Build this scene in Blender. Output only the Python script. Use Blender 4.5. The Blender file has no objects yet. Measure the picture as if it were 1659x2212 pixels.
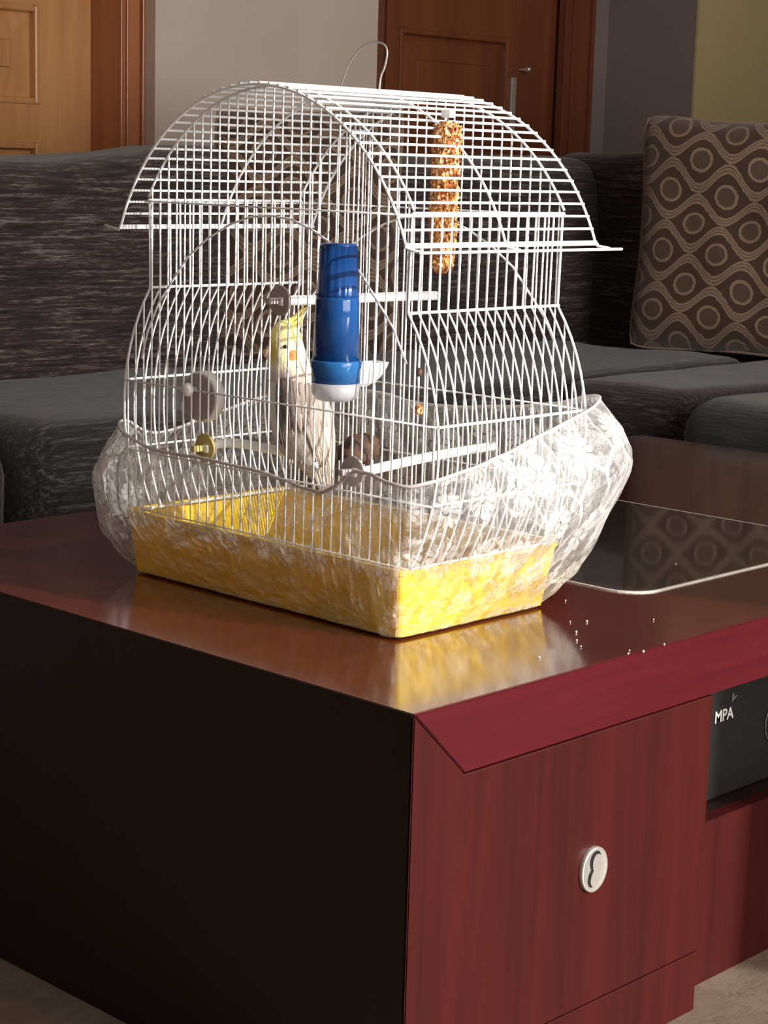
import bpy, bmesh, math, random
from mathutils import Vector, Matrix, noise
R_ = math.radians
rnd = random.Random(7)
SC = bpy.context.scene
COL = SC.collection

# ------------------------------------------------------------------ camera
CAM = Vector((-1.3062, -1.1888, 0.9429)); F = 4083.43; CU, CV = 829.5, 1106.0
ROT = Matrix(((0.6910, 0.1116, -0.7142), (-0.7224, 0.1443, -0.6763), (0.0276, 0.9832, 0.1803)))
def ray(u, v): return ROT @ Vector((u - CU, -(v - CV), -F))
def at(u, v, ax, val):
    r = ray(u, v); return CAM + r * ((val - CAM[ax]) / r[ax])
cd = bpy.data.cameras.new('camera'); cam = bpy.data.objects.new('camera', cd); COL.objects.link(cam)
cam.matrix_world = Matrix.Translation(CAM) @ ROT.to_4x4().normalized()
cd.sensor_fit = 'VERTICAL'; cd.sensor_height = 24; cd.sensor_width = 18; cd.lens = F / 2212 * 24
cd.clip_start = .05
SC.camera = cam
# ------------------------------------------------------------------ world, sun, window light, exposure
w = bpy.data.worlds.new('world'); SC.world = w; w.use_nodes = True
w.node_tree.nodes['Background'].inputs[0].default_value = (.8, .87, 1, 1)
w.node_tree.nodes['Background'].inputs[1].default_value = .6
def light(name, kind, energy, color, **k):
    l = bpy.data.lights.new(name, kind); l.energy = energy; l.color = color
    for a, b in k.items(): setattr(l, a, b)
    o = bpy.data.objects.new(name, l); COL.objects.link(o); return o
sun = light('sun', 'SUN', 8.0, (1, .95, .88), angle=R_(.6))
sun.rotation_euler = Vector((-.32, 1, -.43)).to_track_quat('-Z', 'Y').to_euler()
WX0, WX1, WZ0, WZ1, WY = -0.7, 1.75, .25, 2.62, -3.0
ar = light('window_daylight', 'AREA', 165, (1, .955, .90), shape='RECTANGLE', size=WX1 - WX0, size_y=WZ1 - WZ0)
ar.location = ((WX0 + WX1) / 2, WY - .02, (WZ0 + WZ1) / 2); ar.rotation_euler = (R_(90), 0, 0)
SC.view_settings.view_transform = 'Standard'; SC.view_settings.look = 'None'
SC.view_settings.gamma = 1; SC.view_settings.use_curve_mapping = False
SC.view_settings.exposure = 0.0

# ------------------------------------------------------------------ materials
class NT:
    def __init__(s, name):
        s.m = bpy.data.materials.new(name); s.m.use_nodes = True; s.t = s.m.node_tree
        s.b = s.t.nodes['Principled BSDF']; s.out = s.t.nodes['Material Output']
    def n(s, kind, **k):
        x = s.t.nodes.new('ShaderNode' + kind)
        for a, b in k.items(): setattr(x, a, b)
        return x
    def l(s, a, b): s.t.links.new(a, b)
    def put(s, sock, v):
        if hasattr(v, 'is_output'): s.l(v, sock)
        else: sock.default_value = v
    def math(s, op, a, b=0.0, c=0.0, clamp=False):
        x = s.n('Math', operation=op, use_clamp=clamp)
        s.put(x.inputs[0], a); s.put(x.inputs[1], b); s.put(x.inputs[2], c); return x.outputs[0]
    def mix(s, f, a, b):
        x = s.n('Mix', data_type='RGBA'); s.put(x.inputs[0], f)
        for i, v in ((6, a), (7, b)):
            if isinstance(v, tuple): v = (*v[:3], 1)
            s.put(x.inputs[i], v)
        return x.outputs[2]
    def coord(s, which='Object', scale=(1, 1, 1), rot=(0, 0, 0), loc=(0, 0, 0)):
        t = s.n('TexCoord'); m = s.n('Mapping'); s.l(t.outputs[which], m.inputs[0])
        m.inputs[1].default_value = loc; m.inputs[2].default_value = rot; m.inputs[3].default_value = scale
        return m.outputs[0]
    def noise(s, vec, scale, detail=4, rough=.5, dist=0):
        x = s.n('TexNoise'); s.l(vec, x.inputs['Vector']); x.inputs['Scale'].default_value = scale
        x.inputs['Detail'].default_value = detail; x.inputs['Roughness'].default_value = rough
        x.inputs['Distortion'].default_value = dist; return x.outputs[0]
    def ramp(s, f, stops):
        x = s.n('ValToRGB'); s.l(f, x.inputs[0]); e = x.color_ramp.elements
        while len(e) < len(stops): e.new(.5)
        for i, (p, c) in enumerate(stops): e[i].position = p; e[i].color = (*c, 1)
        return x.outputs[0]
    def bump(s, h, strength=.3, dist=.01):
        x = s.n('Bump'); s.l(h, x.inputs['Height']); x.inputs['Strength'].default_value = strength
        x.inputs['Distance'].default_value = dist; s.l(x.outputs[0], s.b.inputs['Normal']); return x.outputs[0]
    def set(s, **k):
        for a, v in k.items():
            i = s.b.inputs[a.replace('_', ' ')]
            if isinstance(v, tuple): v = (*v[:3], 1)
            s.put(i, v)
        return s
def wood(name, dark, light_, axis, rough=.3, scale=1.0, coat=0.0, spec=.5):
    t = NT(name); sc = [26 * scale] * 3; sc[axis] = 1.6 * scale
    c = t.coord('Object', tuple(sc)); a = t.noise(c, 1.0, 6, .6, .6)
    sc2 = [120 * scale] * 3; sc2[axis] = 3 * scale
    b = t.noise(t.coord('Object', tuple(sc2)), 1.0, 3, .6)
    f = t.math('ADD', t.math('MULTIPLY', a, .75), t.math('MULTIPLY', b, .25))
    col = t.ramp(f, [(.33, dark), (.68, light_)])
    t.set(Base_Color=col, Roughness=rough, Coat_Weight=coat, Coat_Roughness=.12)
    t.b.inputs['Specular IOR Level'].default_value = spec
    t.bump(b, .06, .002); return t.m
def plain(name, col, rough=.5, metal=0.0, var=.06, nscale=60, bump=0.0, spec=.5, **k):
    t = NT(name); f = t.noise(t.coord(), nscale, 3)
    d = tuple(max(0, x * (1 - var * 2)) for x in col); h = tuple(min(1, x * (1 + var * 2)) for x in col)
    t.set(Base_Color=t.ramp(f, [(.3, d), (.7, h)]), Roughness=rough, Metallic=metal, **k)
    t.b.inputs['Specular IOR Level'].default_value = spec
    if bump: t.bump(f, bump, .003)
    return t.m
def fabric(name, dark, mid, lightc, axis=0, s=1.0):
    t = NT(name); sc = [170 * s] * 3; sc[axis] = 9 * s
    a = t.noise(t.coord('Object', tuple(sc)), 1, 4, .7)
    sc = [420 * s] * 3; sc[axis] = 60 * s
    b = t.noise(t.coord('Object', tuple(sc)), 1, 2, .6)
    f = t.math('ADD', t.math('MULTIPLY', a, .7), t.math('MULTIPLY', b, .3))
    t.set(Base_Color=t.ramp(f, [(.36, dark), (.52, mid), (.68, lightc)]), Roughness=.95, Sheen_Weight=.25)
    t.b.inputs['Specular IOR Level'].default_value = .15
    t.bump(f, .7, .004); return t.m

M = {}
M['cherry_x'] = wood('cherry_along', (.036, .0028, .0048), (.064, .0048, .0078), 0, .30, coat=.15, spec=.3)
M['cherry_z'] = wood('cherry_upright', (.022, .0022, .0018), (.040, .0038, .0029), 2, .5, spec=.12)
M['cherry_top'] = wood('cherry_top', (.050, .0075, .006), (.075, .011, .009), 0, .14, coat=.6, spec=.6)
M['cherry_shade'] = wood('cherry_shade', (.008, .0025, .0022), (.013, .004, .0032), 2, .4, spec=.25)  # same cherry with the shade of the unlit side put into the colour
M['oak'] = wood('oak_door', (.43, .185, .06), (.68, .35, .14), 2, .4, .35, .2)
M['oak_red'] = wood('oak_frame', (.32, .10, .04), (.50, .19, .08), 2, .3, .4, .3)
M['walnut'] = wood('walnut_door', (.13, .034, .013), (.21, .06, .022), 2, .35, .35, .2)
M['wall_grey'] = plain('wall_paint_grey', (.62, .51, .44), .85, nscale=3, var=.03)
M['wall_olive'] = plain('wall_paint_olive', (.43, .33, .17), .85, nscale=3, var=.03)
M['wall_shade'] = plain('wall_paint_shaded', (.20, .165, .15), .9, nscale=3, var=.03)  # wall darkened in its colour to carry the shade of the recess
M['ceiling'] = plain('ceiling_paint', (.5, .48, .45), .9, nscale=3, var=.02)
t = NT('marble_floor'); c = t.coord(); a = t.noise(c, 5, 6, .65, 1.5); b = t.noise(t.coord('Object', (6, 18, 6)), 1, 5, .7, 2.2)
v = t.math('ABSOLUTE', t.math('SUBTRACT', b, .5))
colr = t.mix(t.ramp(v, [(.0, (.6, .6, .6)), (.022, (0, 0, 0))]), t.ramp(a, [(.3, (.125, .088, .064)), (.7, (.19, .145, .11))]), (.07, .048, .026))
t.set(Base_Color=colr, Roughness=.3); M['floor'] = t.m
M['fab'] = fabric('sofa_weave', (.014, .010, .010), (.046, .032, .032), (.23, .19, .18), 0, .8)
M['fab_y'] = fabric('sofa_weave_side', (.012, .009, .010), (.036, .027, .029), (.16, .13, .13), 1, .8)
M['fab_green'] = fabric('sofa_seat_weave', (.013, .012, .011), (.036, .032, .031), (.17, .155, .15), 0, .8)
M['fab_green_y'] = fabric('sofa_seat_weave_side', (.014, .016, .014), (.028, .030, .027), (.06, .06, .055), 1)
M['wire'] = plain('white_wire', (.86, .87, .88), .3, var=.01)
M['wire_dull'] = plain('steel_wire', (.62, .60, .58), .3, .6, var=.02)
M['rod'] = plain('white_plastic', (.88, .87, .84), .35, var=.01, nscale=200)
M['disc'] = plain('white_plastic_shaded', (.42, .37, .36), .4, var=.03)  # white plastic, greyed so the colour holds the shade on front-facing discs
M['disc_olive'] = plain('yellowed_plastic', (.50, .39, .13), .4, var=.05)
M['metal'] = plain('brushed_nickel', (.78, .76, .72), .28, .85, var=.03, nscale=300)
M['black'] = plain('black_print', (.004, .004, .004), .4)
M['box'] = plain('black_card', (.004, .004, .004), .45, nscale=20)
M['ink'] = plain('pale_print', (.42, .40, .38), .5)
M['ink_dim'] = plain('grey_print', (.06, .065, .065), .5)
M['crumb'] = plain('crumb', (.8, .72, .62), .6)
def translucent(name, col, trcol, fac, rough=.3, alpha=0.0, spec=.5, nscale=20, var=.04):
    t = NT(name); f = t.noise(t.coord(), nscale, 3)
    d = tuple(x * (1 - var * 2) for x in col); h = tuple(min(1, x * (1 + var * 2)) for x in col)
    t.set(Base_Color=t.ramp(f, [(.3, d), (.7, h)]), Roughness=rough); t.b.inputs['Specular IOR Level'].default_value = spec
    tr = t.n('BsdfTranslucent'); tr.inputs[0].default_value = (*trcol, 1)
    mx = t.n('MixShader'); mx.inputs[0].default_value = fac
    t.l(t.b.outputs[0], mx.inputs[1]); t.l(tr.outputs[0], mx.inputs[2]); last = mx.outputs[0]
    if alpha:
        tp = t.n('BsdfTransparent'); m2 = t.n('MixShader'); m2.inputs[0].default_value = alpha
        t.l(last, m2.inputs[1]); t.l(tp.outputs[0], m2.inputs[2]); last = m2.outputs[0]
    t.l(last, t.out.inputs[0]); return t.m
M['tray'] = translucent('yellow_plastic', (.88, .61, .006), (.95, .48, .004), .22, .3)
M['liner'] = plain('tray_paper', (.50, .44, .36), .9, var=.1, nscale=40)
M['blue'] = translucent('blue_plastic', (.009, .058, .20), (.02, .15, .52), .2, .12, .0)
M['blue_cap'] = translucent('blue_plastic_cap', (.007, .048, .18), (.02, .16, .6), .25, .12, .0)
M['blue_collar'] = translucent('blue_plastic_collar', (.02, .12, .33), (.03, .22, .6), .3, .2, .0)
M['clear'] = translucent('clear_plastic', (.52, .53, .56), (.7, .72, .76), .4, .15, .25)
M['clearwhite'] = translucent('frosted_plastic', (.75, .76, .78), (.9, .9, .92), .45, .2, .12)
# smoked glass inset
t = NT('smoked_glass'); t.set(Base_Color=(.045, .038, .031), Roughness=.06, Coat_Weight=.6)
t.b.inputs['Specular IOR Level'].default_value = .9
M['glass'] = t.m
M['glass_edge'] = plain('ground_glass_edge', (.55, .50, .44), .35)
# seed bar
t = NT('seed_bar'); vor = t.n('TexVoronoi'); t.l(t.coord('Object', (1, 1, .6)), vor.inputs['Vector']); vor.inputs['Scale'].default_value = 330
t.set(Base_Color=t.ramp(vor.outputs['Color'], [(.15, (.16, .035, .01)), (.45, (.45, .13, .02)), (.7, (.75, .36, .10)), (.92, (.92, .75, .45))]), Roughness=.45)
t.bump(vor.outputs['Distance'], .8, .003); M['seed'] = t.m
M['bark'] = plain('brown_bark', (.055, .024, .014), .8, var=.3, nscale=70, bump=.8)
# window glass-free frame
M['white'] = plain('white_paint', (.7, .7, .68), .5)

# cushion weave : ogee waves and rings, in the cushion's own UV (metres)
t = NT('cushion_weave'); tc = t.n('TexCoord'); sp = t.n('SeparateXYZ'); t.l(tc.outputs['UV'], sp.inputs[0])
wob = t.noise(tc.outputs['UV'], 90, 2)
U = t.math('ADD', sp.outputs[0], t.math('MULTIPLY', t.math('SUBTRACT', wob, .5), .006)); V = t.math('ADD', sp.outputs[1], t.math('MULTIPLY', t.math('SUBTRACT', wob, .5), .006))
LAM, H, A = .150, .078, .0265
s_ = t.math('SINE', t.math('MULTIPLY', U, 2 * math.pi / LAM))
def wrap(x, period):  # distance to nearest multiple
    return t.math('ABSOLUTE', t.math('WRAP', x, period / 2, -period / 2))
d1 = wrap(t.math('SUBTRACT', V, t.math('MULTIPLY', s_, A)), 2 * H)
d2 = wrap(t.math('ADD', t.math('SUBTRACT', V, H), t.math('MULTIPLY', s_, A)), 2 * H)
dm = t.math('MINIMUM', d1, d2)
band = t.math('LESS_THAN', dm, .0122)
groove = t.math('LESS_THAN', t.math('ABSOLUTE', t.math('SUBTRACT', dm, .0042)), .0014)
def ringd(u0, v0):
    du = wrap(t.math('SUBTRACT', U, u0), LAM); dv = wrap(t.math('SUBTRACT', V, v0), 2 * H)
    return t.math('SQRT', t.math('ADD', t.math('MULTIPLY', du, du), t.math('MULTIPLY', dv, dv)))
rd = t.math('MINIMUM', ringd(.75 * LAM, .5 * H), ringd(.25 * LAM, 1.5 * H))
ring = t.math('LESS_THAN', t.math('ABSOLUTE', t.math('SUBTRACT', rd, .0265)), .0036)
disc = t.math('LESS_THAN', rd, .023)
pat = t.math('MAXIMUM', t.math('MULTIPLY', band, t.math('SUBTRACT', 1.0, t.math('MULTIPLY', groove, .75))), ring)
fine = t.noise(t.coord('UV', (500, 900, 1)), 1, 2)
base = t.mix(disc, (.060, .032, .020), (.085, .052, .034))
tan = t.mix(fine, (.16, .105, .07), (.30, .205, .14))
t.set(Base_Color=t.mix(pat, base, tan), Roughness=.8, Sheen_Weight=.3); t.b.inputs['Specular IOR Level'].default_value = .2
t.bump(t.math('ADD', pat, t.math('MULTIPLY', fine, .4)), .5, .002); M['cushion'] = t.m

# printed crinkled film
t = NT('printed_film'); tc = t.n('TexCoord'); uv = tc.outputs['UV']
vo = t.n('TexVoronoi', voronoi_dimensions='2D', feature='F1'); t.l(uv, vo.inputs['Vector']); vo.inputs['Scale'].default_value = 20; vo.inputs['Randomness'].default_value = .5
vs = t.n('VectorMath', operation='SCALE'); t.l(uv, vs.inputs[0]); vs.inputs[3].default_value = 1.0
df = t.n('VectorMath', operation='SUBTRACT'); t.l(uv, df.inputs[0]); t.l(vo.outputs['Position'], df.inputs[1])
sp = t.n('SeparateXYZ'); t.l(df.outputs[0], sp.inputs[0])
r = t.math('SQRT', t.math('ADD', t.math('MULTIPLY', sp.outputs[0], sp.outputs[0]), t.math('MULTIPLY', sp.outputs[1], sp.outputs[1])))
th = t.math('ARCTAN2', sp.outputs[1], sp.outputs[0])
pet = t.math('ABSOLUTE', t.math('COSINE', t.math('MULTIPLY', th, 6.5)))
lim = t.math('ADD', .0105, t.math('MULTIPLY', t.math('POWER', pet, .45), .0085))
flower = t.math('LESS_THAN', r, lim)
hole = t.math('LESS_THAN', t.math('ABSOLUTE', t.math('SUBTRACT', r, .0052)), .0009)
seam = t.math('MULTIPLY', t.math('LESS_THAN', pet, .28), t.math('GREATER_THAN', r, .006))
flower = t.math('MULTIPLY', flower, t.math('SUBTRACT', 1.0, t.math('MAXIMUM', hole, seam)))
def crease(scale, width, randv, sx=1.0):
    mp = t.n('Mapping'); t.l(uv, mp.inputs[0]); mp.inputs[3].default_value = (sx, 1, 1); mp.inputs[2].default_value = (0, 0, randv)
    wn = t.n('TexNoise'); t.l(mp.outputs[0], wn.inputs['Vector']); wn.inputs['Scale'].default_value = 22
    ad = t.n('VectorMath', operation='MULTIPLY_ADD'); t.l(wn.outputs['Color'], ad.inputs[0]); ad.inputs[1].default_value = (.02, .02, 0); t.l(mp.outputs[0], ad.inputs[2])
    v = t.n('TexVoronoi', voronoi_dimensions='2D', feature='DISTANCE_TO_EDGE'); t.l(ad.outputs[0], v.inputs['Vector']); v.inputs['Scale'].default_value = scale
    return v.outputs['Distance'], t.math('LESS_THAN', v.outputs['Distance'], width)
fo = t.n('Attribute'); fo.attribute_name = 'fold'; FO = fo.outputs['Fac']
h1, c1 = crease(24, .05, .5, 1.6); h2, c2 = crease(55, .045, 1.1)
cr = t.math('MAXIMUM', c1, t.math('MULTIPLY', c2, .55))
hz = t.noise(uv, 60, 5, .75)
haze = t.math('MULTIPLY', t.math('SUBTRACT', hz, .45, clamp=True), 1.5)
hgt = t.math('ADD', t.math('ADD', h1, t.math('MULTIPLY', h2, .5)), t.math('MULTIPLY', hz, .5))
bm_ = t.n('Bump'); t.l(hgt, bm_.inputs['Height']); bm_.inputs['Strength'].default_value = .8; bm_.inputs['Distance'].default_value = .012
white = t.n('BsdfDiffuse'); white.inputs[0].default_value = (.78, .77, .76, 1)
trl = t.n('BsdfTranslucent'); trl.inputs[0].default_value = (.82, .81, .80, 1)
body = t.n('MixShader'); body.inputs[0].default_value = .5; t.l(white.outputs[0], body.inputs[1]); t.l(trl.outputs[0], body.inputs[2])
clear = t.n('BsdfTransparent'); clear.inputs[0].default_value = (.97, .97, .97, 1)
op = t.math('MAXIMUM', t.math('MAXIMUM', t.math('MULTIPLY', flower, t.math('ADD', .24, t.math('MULTIPLY', FO, .74))), t.math('MULTIPLY', cr, t.math('ADD', .03, t.math('MULTIPLY', FO, .75)))), t.math('ADD', t.math('MULTIPLY', haze, t.math('ADD', .2, t.math('MULTIPLY', FO, .7))), t.math('ADD', .03, t.math('MULTIPLY', FO, .24))))
m1 = t.n('MixShader'); t.l(op, m1.inputs[0]); t.l(clear.outputs[0], m1.inputs[1]); t.l(body.outputs[0], m1.inputs[2])
gl = t.n('BsdfGlossy'); gl.inputs['Roughness'].default_value = .16; t.l(bm_.outputs[0], gl.inputs['Normal'])
fr = t.n('Fresnel'); fr.inputs[0].default_value = 1.45; t.l(bm_.outputs[0], fr.inputs['Normal'])
m2 = t.n('MixShader'); t.l(t.math('MINIMUM', fr.outputs[0], .35), m2.inputs[0]); t.l(m1.outputs[0], m2.inputs[1]); t.l(gl.outputs[0], m2.inputs[2])
t.l(m2.outputs[0], t.out.inputs[0]); M['film'] = t.m
M['elastic'] = translucent('film_hem', (.62, .57, .56), (.7, .66, .64), .3, .4, .0)
# plumage from the 'col' attribute
t = NT('plumage'); a = t.n('Attribute'); a.attribute_name = 'col'
st = t.noise(t.coord('Object', (300, 300, 45)), 1, 3, .7)
t.set(Base_Color=t.mix(t.math('MULTIPLY', t.math('SUBTRACT', st, .3, clamp=True), .9), a.outputs[0], (.20, .15, .12)), Roughness=.8)
t.b.inputs['Specular IOR Level'].default_value = .2; t.bump(st, .5, .003); M['plumage'] = t.m
M['eye'] = plain('eye_black', (.004, .004, .004), .1)
M['cheek'] = plain('cheek_orange', (.85, .20, .05), .8, var=.15, nscale=250)
M['beak'] = plain('beak_horn', (.62, .38, .32), .5, var=.1)
M['crest'] = plain('crest_yellow', (.80, .68, .16), .7, var=.12)
M['foot'] = plain('foot_skin', (.35, .26, .24), .7, var=.1)

# ------------------------------------------------------------------ mesh helpers
def mk(name, verts, faces, mat, parent=None, smooth=False, uvs=None):
    me = bpy.data.meshes.new(name); me.from_pydata([tuple(v) for v in verts], [], faces); me.update()
    if smooth:
        for p in me.polygons: p.use_smooth = True
    if mat: me.materials.append(M[mat] if isinstance(mat, str) else mat)
    if uvs:
        ul = me.uv_layers.new(name='UVMap')
        for lp in me.loops: ul.data[lp.index].uv = uvs[lp.vertex_index]
    o = bpy.data.objects.new(name, me); COL.objects.link(o)
    if parent: attach(o, parent)
    return o
def attach(o, p):
    o.parent = p; o.matrix_parent_inverse = Matrix.Translation(p.location).inverted() if p.type == 'EMPTY' else Matrix.Identity(4)
def tag(o, label=None, cat=None, group=None, kind=None):
    if label: o['label'] = label
    if cat: o['category'] = cat
    if group: o['group'] = group
    if kind: o['kind'] = kind
    return o
def thing(name, loc, label, cat, group=None):
    o = bpy.data.objects.new(name, None); o.location = loc; o.empty_display_size = .05; COL.objects.link(o)
    return tag(o, label, cat, group)
def struct(name, loc=(0, 0, 0)):
    o = bpy.data.objects.new(name, None); o.location = loc; COL.objects.link(o); o['kind'] = 'structure'; return o
def boxdata(x0, x1, y0, y1, z0, z1):
    v = [(x, y, z) for x in (x0, x1) for y in (y0, y1) for z in (z0, z1)]
    f = [(0, 1, 3, 2), (4, 6, 7, 5), (0, 4, 5, 1), (2, 3, 7, 6), (0, 2, 6, 4), (1, 5, 7, 3)]
    return v, f
def box(name, x0, x1, y0, y1, z0, z1, mat, parent=None, bev=0.0, seg=2):
    v, f = boxdata(x0, x1, y0, y1, z0, z1)
    o = mk(name, v, f, mat, parent)
    bm = bmesh.new(); bm.from_mesh(o.data); bmesh.ops.recalc_face_normals(bm, faces=bm.faces)
    if bev: bmesh.ops.bevel(bm, geom=bm.edges[:], offset=bev, segments=seg, affect='EDGES', profile=.5)
    bm.to_mesh(o.data); bm.free()
    return o
def merge(parts):
    V, Fc = [], []
    for v, f in parts:
        k = len(V); V += list(v); Fc += [tuple(i + k for i in q) for q in f]
    return V, Fc
def tubedata(pts, r, n=6, cap=True, closed=False):
    pts = [Vector(p) for p in pts]; V, Fc = [], []; m = len(pts)
    rr = r if isinstance(r, (list, tuple)) else [r] * m
    prev = None
    for i, p in enumerate(pts):
        a = pts[(i - 1) % m] if (i or closed) else p; b = pts[(i + 1) % m] if (i < m - 1 or closed) else p
        d = (b - a).normalized()
        if prev is None:
            u = d.orthogonal().normalized()
        else:
            u = (prev - d * prev.dot(d)).normalized()
        prev = u; w_ = d.cross(u)
        for k in range(n):
            t_ = 2 * math.pi * k / n; V.append(p + (u * math.cos(t_) + w_ * math.sin(t_)) * rr[i])
    for i in range(m if closed else m - 1):
        for k in range(n):
            a = i * n + k; b = i * n + (k + 1) % n; c = ((i + 1) % m) * n + (k + 1) % n; d = ((i + 1) % m) * n + k
            Fc.append((a, b, c, d))
    if cap and not closed:
        Fc.append(tuple(range(n - 1, -1, -1))); Fc.append(tuple((m - 1) * n + k for k in range(n)))
    return V, Fc
def tube(name, pts, r, mat, parent=None, n=6, closed=False):
    v, f = tubedata(pts, r, n, True, closed); return mk(name, v, f, mat, parent, True)
def lathedata(prof, c, axis=2, n=32, flute=None):
    V, Fc = [], []; c = Vector(c)
    ax = [Vector((1, 0, 0)), Vector((0, 1, 0)), Vector((0, 0, 1))]; w_ = ax[axis]; u = ax[(axis + 1) % 3]; v = ax[(axis + 2) % 3]
    for h, r in prof:
        for k in range(n):
            t_ = 2 * math.pi * k / n; q = r * (1 + (flute * math.cos(t_ * n / 4) if flute and r > .004 else 0))
            V.append(c + w_ * h + (u * math.cos(t_) + v * math.sin(t_)) * q)
    for i in range(len(prof) - 1):
        for k in range(n):
            Fc.append((i * n + k, i * n + (k + 1) % n, (i + 1) * n + (k + 1) % n, (i + 1) * n + k))
    Fc.append(tuple(range(n - 1, -1, -1))); Fc.append(tuple((len(prof) - 1) * n + k for k in range(n)))
    return V, Fc
def lathe(name, prof, c, mat, parent=None, axis=2, n=32, flute=None):
    v, f = lathedata(prof, c, axis, n, flute); return mk(name, v, f, mat, parent, True)
def soft(name, x0, x1, y0, y1, z0, z1, mat, parent, r=.05, sub=2, amp=.006, fn=None, freq=4.0):
    """upholstered block: bevelled, subdivided, slightly uneven"""
    bm = bmesh.new(); v, f = boxdata(x0, x1, y0, y1, z0, z1)
    vs = [bm.verts.new(p) for p in v]
    for q in f: bm.faces.new([vs[i] for i in q])
    bmesh.ops.recalc_face_normals(bm, faces=bm.faces)
    bmesh.ops.bevel(bm, geom=bm.edges[:], offset=r, segments=5, affect='EDGES', profile=.5)
    L = max(x1 - x0, y1 - y0, z1 - z0)
    ed = [e for e in bm.edges if e.calc_length() > .12]
    bmesh.ops.subdivide_edges(bm, edges=ed, cuts=max(2, int(L / .12)), use_grid_fill=True)
    bm.normal_update()
    for p in bm.verts:
        k = noise.noise(p.co * freq) + .5 * noise.noise(p.co * freq * 2.3)
        p.co += p.normal * amp * k
        if fn: p.co = fn(p.co)
    me = bpy.data.meshes.new(name); bm.to_mesh(me); bm.free()
    for p in me.polygons: p.use_smooth = True
    me.materials.append(M[mat]); o = bpy.data.objects.new(name, me); COL.objects.link(o)
    if parent: attach(o, parent)
    return o

# ------------------------------------------------------------------ room shell
FZ, CZ = -.054, 3.0
def wallbox(name, x0, x1, y0, y1, z0, z1, mat): return tag(box(name, x0, x1, y0, y1, z0, z1, mat), kind='structure')
wallbox('floor', -4.2, 6.2, -3.2, 4.2, FZ - .1, FZ, 'floor')
wallbox('ceiling', -4.2, 6.2, -3.2, 4.2, CZ, CZ + .1, 'ceiling')
wallbox('wall_left', -4.3, -4.2, -3.2, 4.2, FZ, CZ, 'wall_grey')
wallbox('wall_right', 6.2, 6.3, -3.2, 4.2, FZ, CZ, 'wall_olive')
wf = struct('wall_front', (0, WY, 0))
for a, b, c, d in ((-4.2, WX0, FZ, CZ), (WX1, 6.2, FZ, CZ), (WX0, WX1, FZ, WZ0), (WX0, WX1, WZ1, CZ)):
    box('wall_piece', a, b, WY - .2, WY, c, d, 'wall_grey', wf)
wn = struct('window_1', ((WX0 + WX1) / 2, WY - .1, WZ0))
for a, b, c, d in ((WX0, WX0 + .06, WZ0, WZ1), (WX1 - .06, WX1, WZ0, WZ1), (WX0 + .06, WX1 - .06, WZ0, WZ0 + .06), (WX0 + .06, WX1 - .06, WZ1 - .06, WZ1)):
    box('window_frame', a, b, WY - .14, WY - .06, c, d, 'white', wn)

YM = 2.95                                   # the grey wall between the doors
xm0 = at(335, 200, 1, YM).x; xm1 = at(815, 150, 1, YM).x
YC1 = at(305, 200, 0, xm0).y                # face of the left door casing
xc1 = xm0; xc0 = at(250, 200, 1, YC1).x
YD1 = at(196, 200, 0, xc0).y                # face of the left door leaf
wallbox('wall_back', xm0, xm1, YM, YM + .25, FZ, CZ, 'wall_grey')
def casing(name, x0, x1, yf, z0, z1, mat):
    e = struct(name, ((x0 + x1) / 2, yf, FZ)); w_ = x1 - x0
    for a, b, d in ((0, .14, .022), (.14, .30, .010), (.30, .78, .016), (.78, .90, .008), (.90, 1, .020)):
        box('moulding', x0 + w_ * a, x0 + w_ * b, yf - d, yf + .01, z0, z1, mat, e, bev=.002)
    return e
casing('trim_1', xc0 + .001, xc1 - .002, YC1, FZ, CZ - .1, 'oak_red')
wallbox('wall_back_step', xc0 + .018, xm0, YC1 + .01, YC1 + .25, FZ, CZ, 'wall_shade')['label'] = None
def door(name, x0, x1, yf, panels, mat, zt=CZ - .12):
    """panelled leaf; panels are (x0, x1, z0, z1) openings, each with moulding and a raised field"""
    e = struct(name, ((x0 + x1) / 2, yf, FZ))
    xs = sorted({p[0] for p in panels} | {p[1] for p in panels})
    box('stile', x0, xs[0], yf, yf + .045, FZ, zt, mat, e); box('stile', xs[-1], x1, yf, yf + .045, FZ, zt, mat, e)
    zs = [FZ] + sorted(z for p in panels for z in p[2:]) + [zt]
    for i in range(0, len(zs), 2):
        if zs[i + 1] > zs[i]: box('rail', xs[0], xs[-1], yf, yf + .045, zs[i], zs[i + 1], mat, e)
    for a, b, c, d in panels:
        mo = .018
        for q in ((a, a + mo, c, d), (b - mo, b, c, d), (a + mo, b - mo, c, c + mo), (a + mo, b - mo, d - mo, d)):
            box('moulding', q[0], q[1], yf - .006, yf + .03, q[2], q[3], mat, e, bev=.005)
        # raised field: sloped border up to a flat centre
        s = .075; a1, b1, c1_, d1_ = a + mo, b - mo, c + mo, d - mo
        V = [(a1, yf + .022, c1_), (b1, yf + .022, c1_), (b1, yf + .022, d1_), (a1, yf + .022, d1_),
             (a1 + s, yf + .006, c1_ + s), (b1 - s, yf + .006, c1_ + s), (b1 - s, yf + .006, d1_ - s), (a1 + s, yf + .006, d1_ - s),
             (a1 + s + .004, yf + .001, c1_ + s + .004), (b1 - s - .004, yf + .001, c1_ + s + .004), (b1 - s - .004, yf + .001, d1_ - s - .004), (a1 + s + .004, yf + .001, d1_ - s - .004)]
        Fc = [(i, (i + 1) % 4, 4 + (i + 1) % 4, 4 + i) for i in range(4)] + [(4 + i, 4 + (i + 1) % 4, 8 + (i + 1) % 4, 8 + i) for i in range(4)] + [(8, 9, 10, 11)]
        mk('panel', V, Fc, mat, e)
    return e
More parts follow.
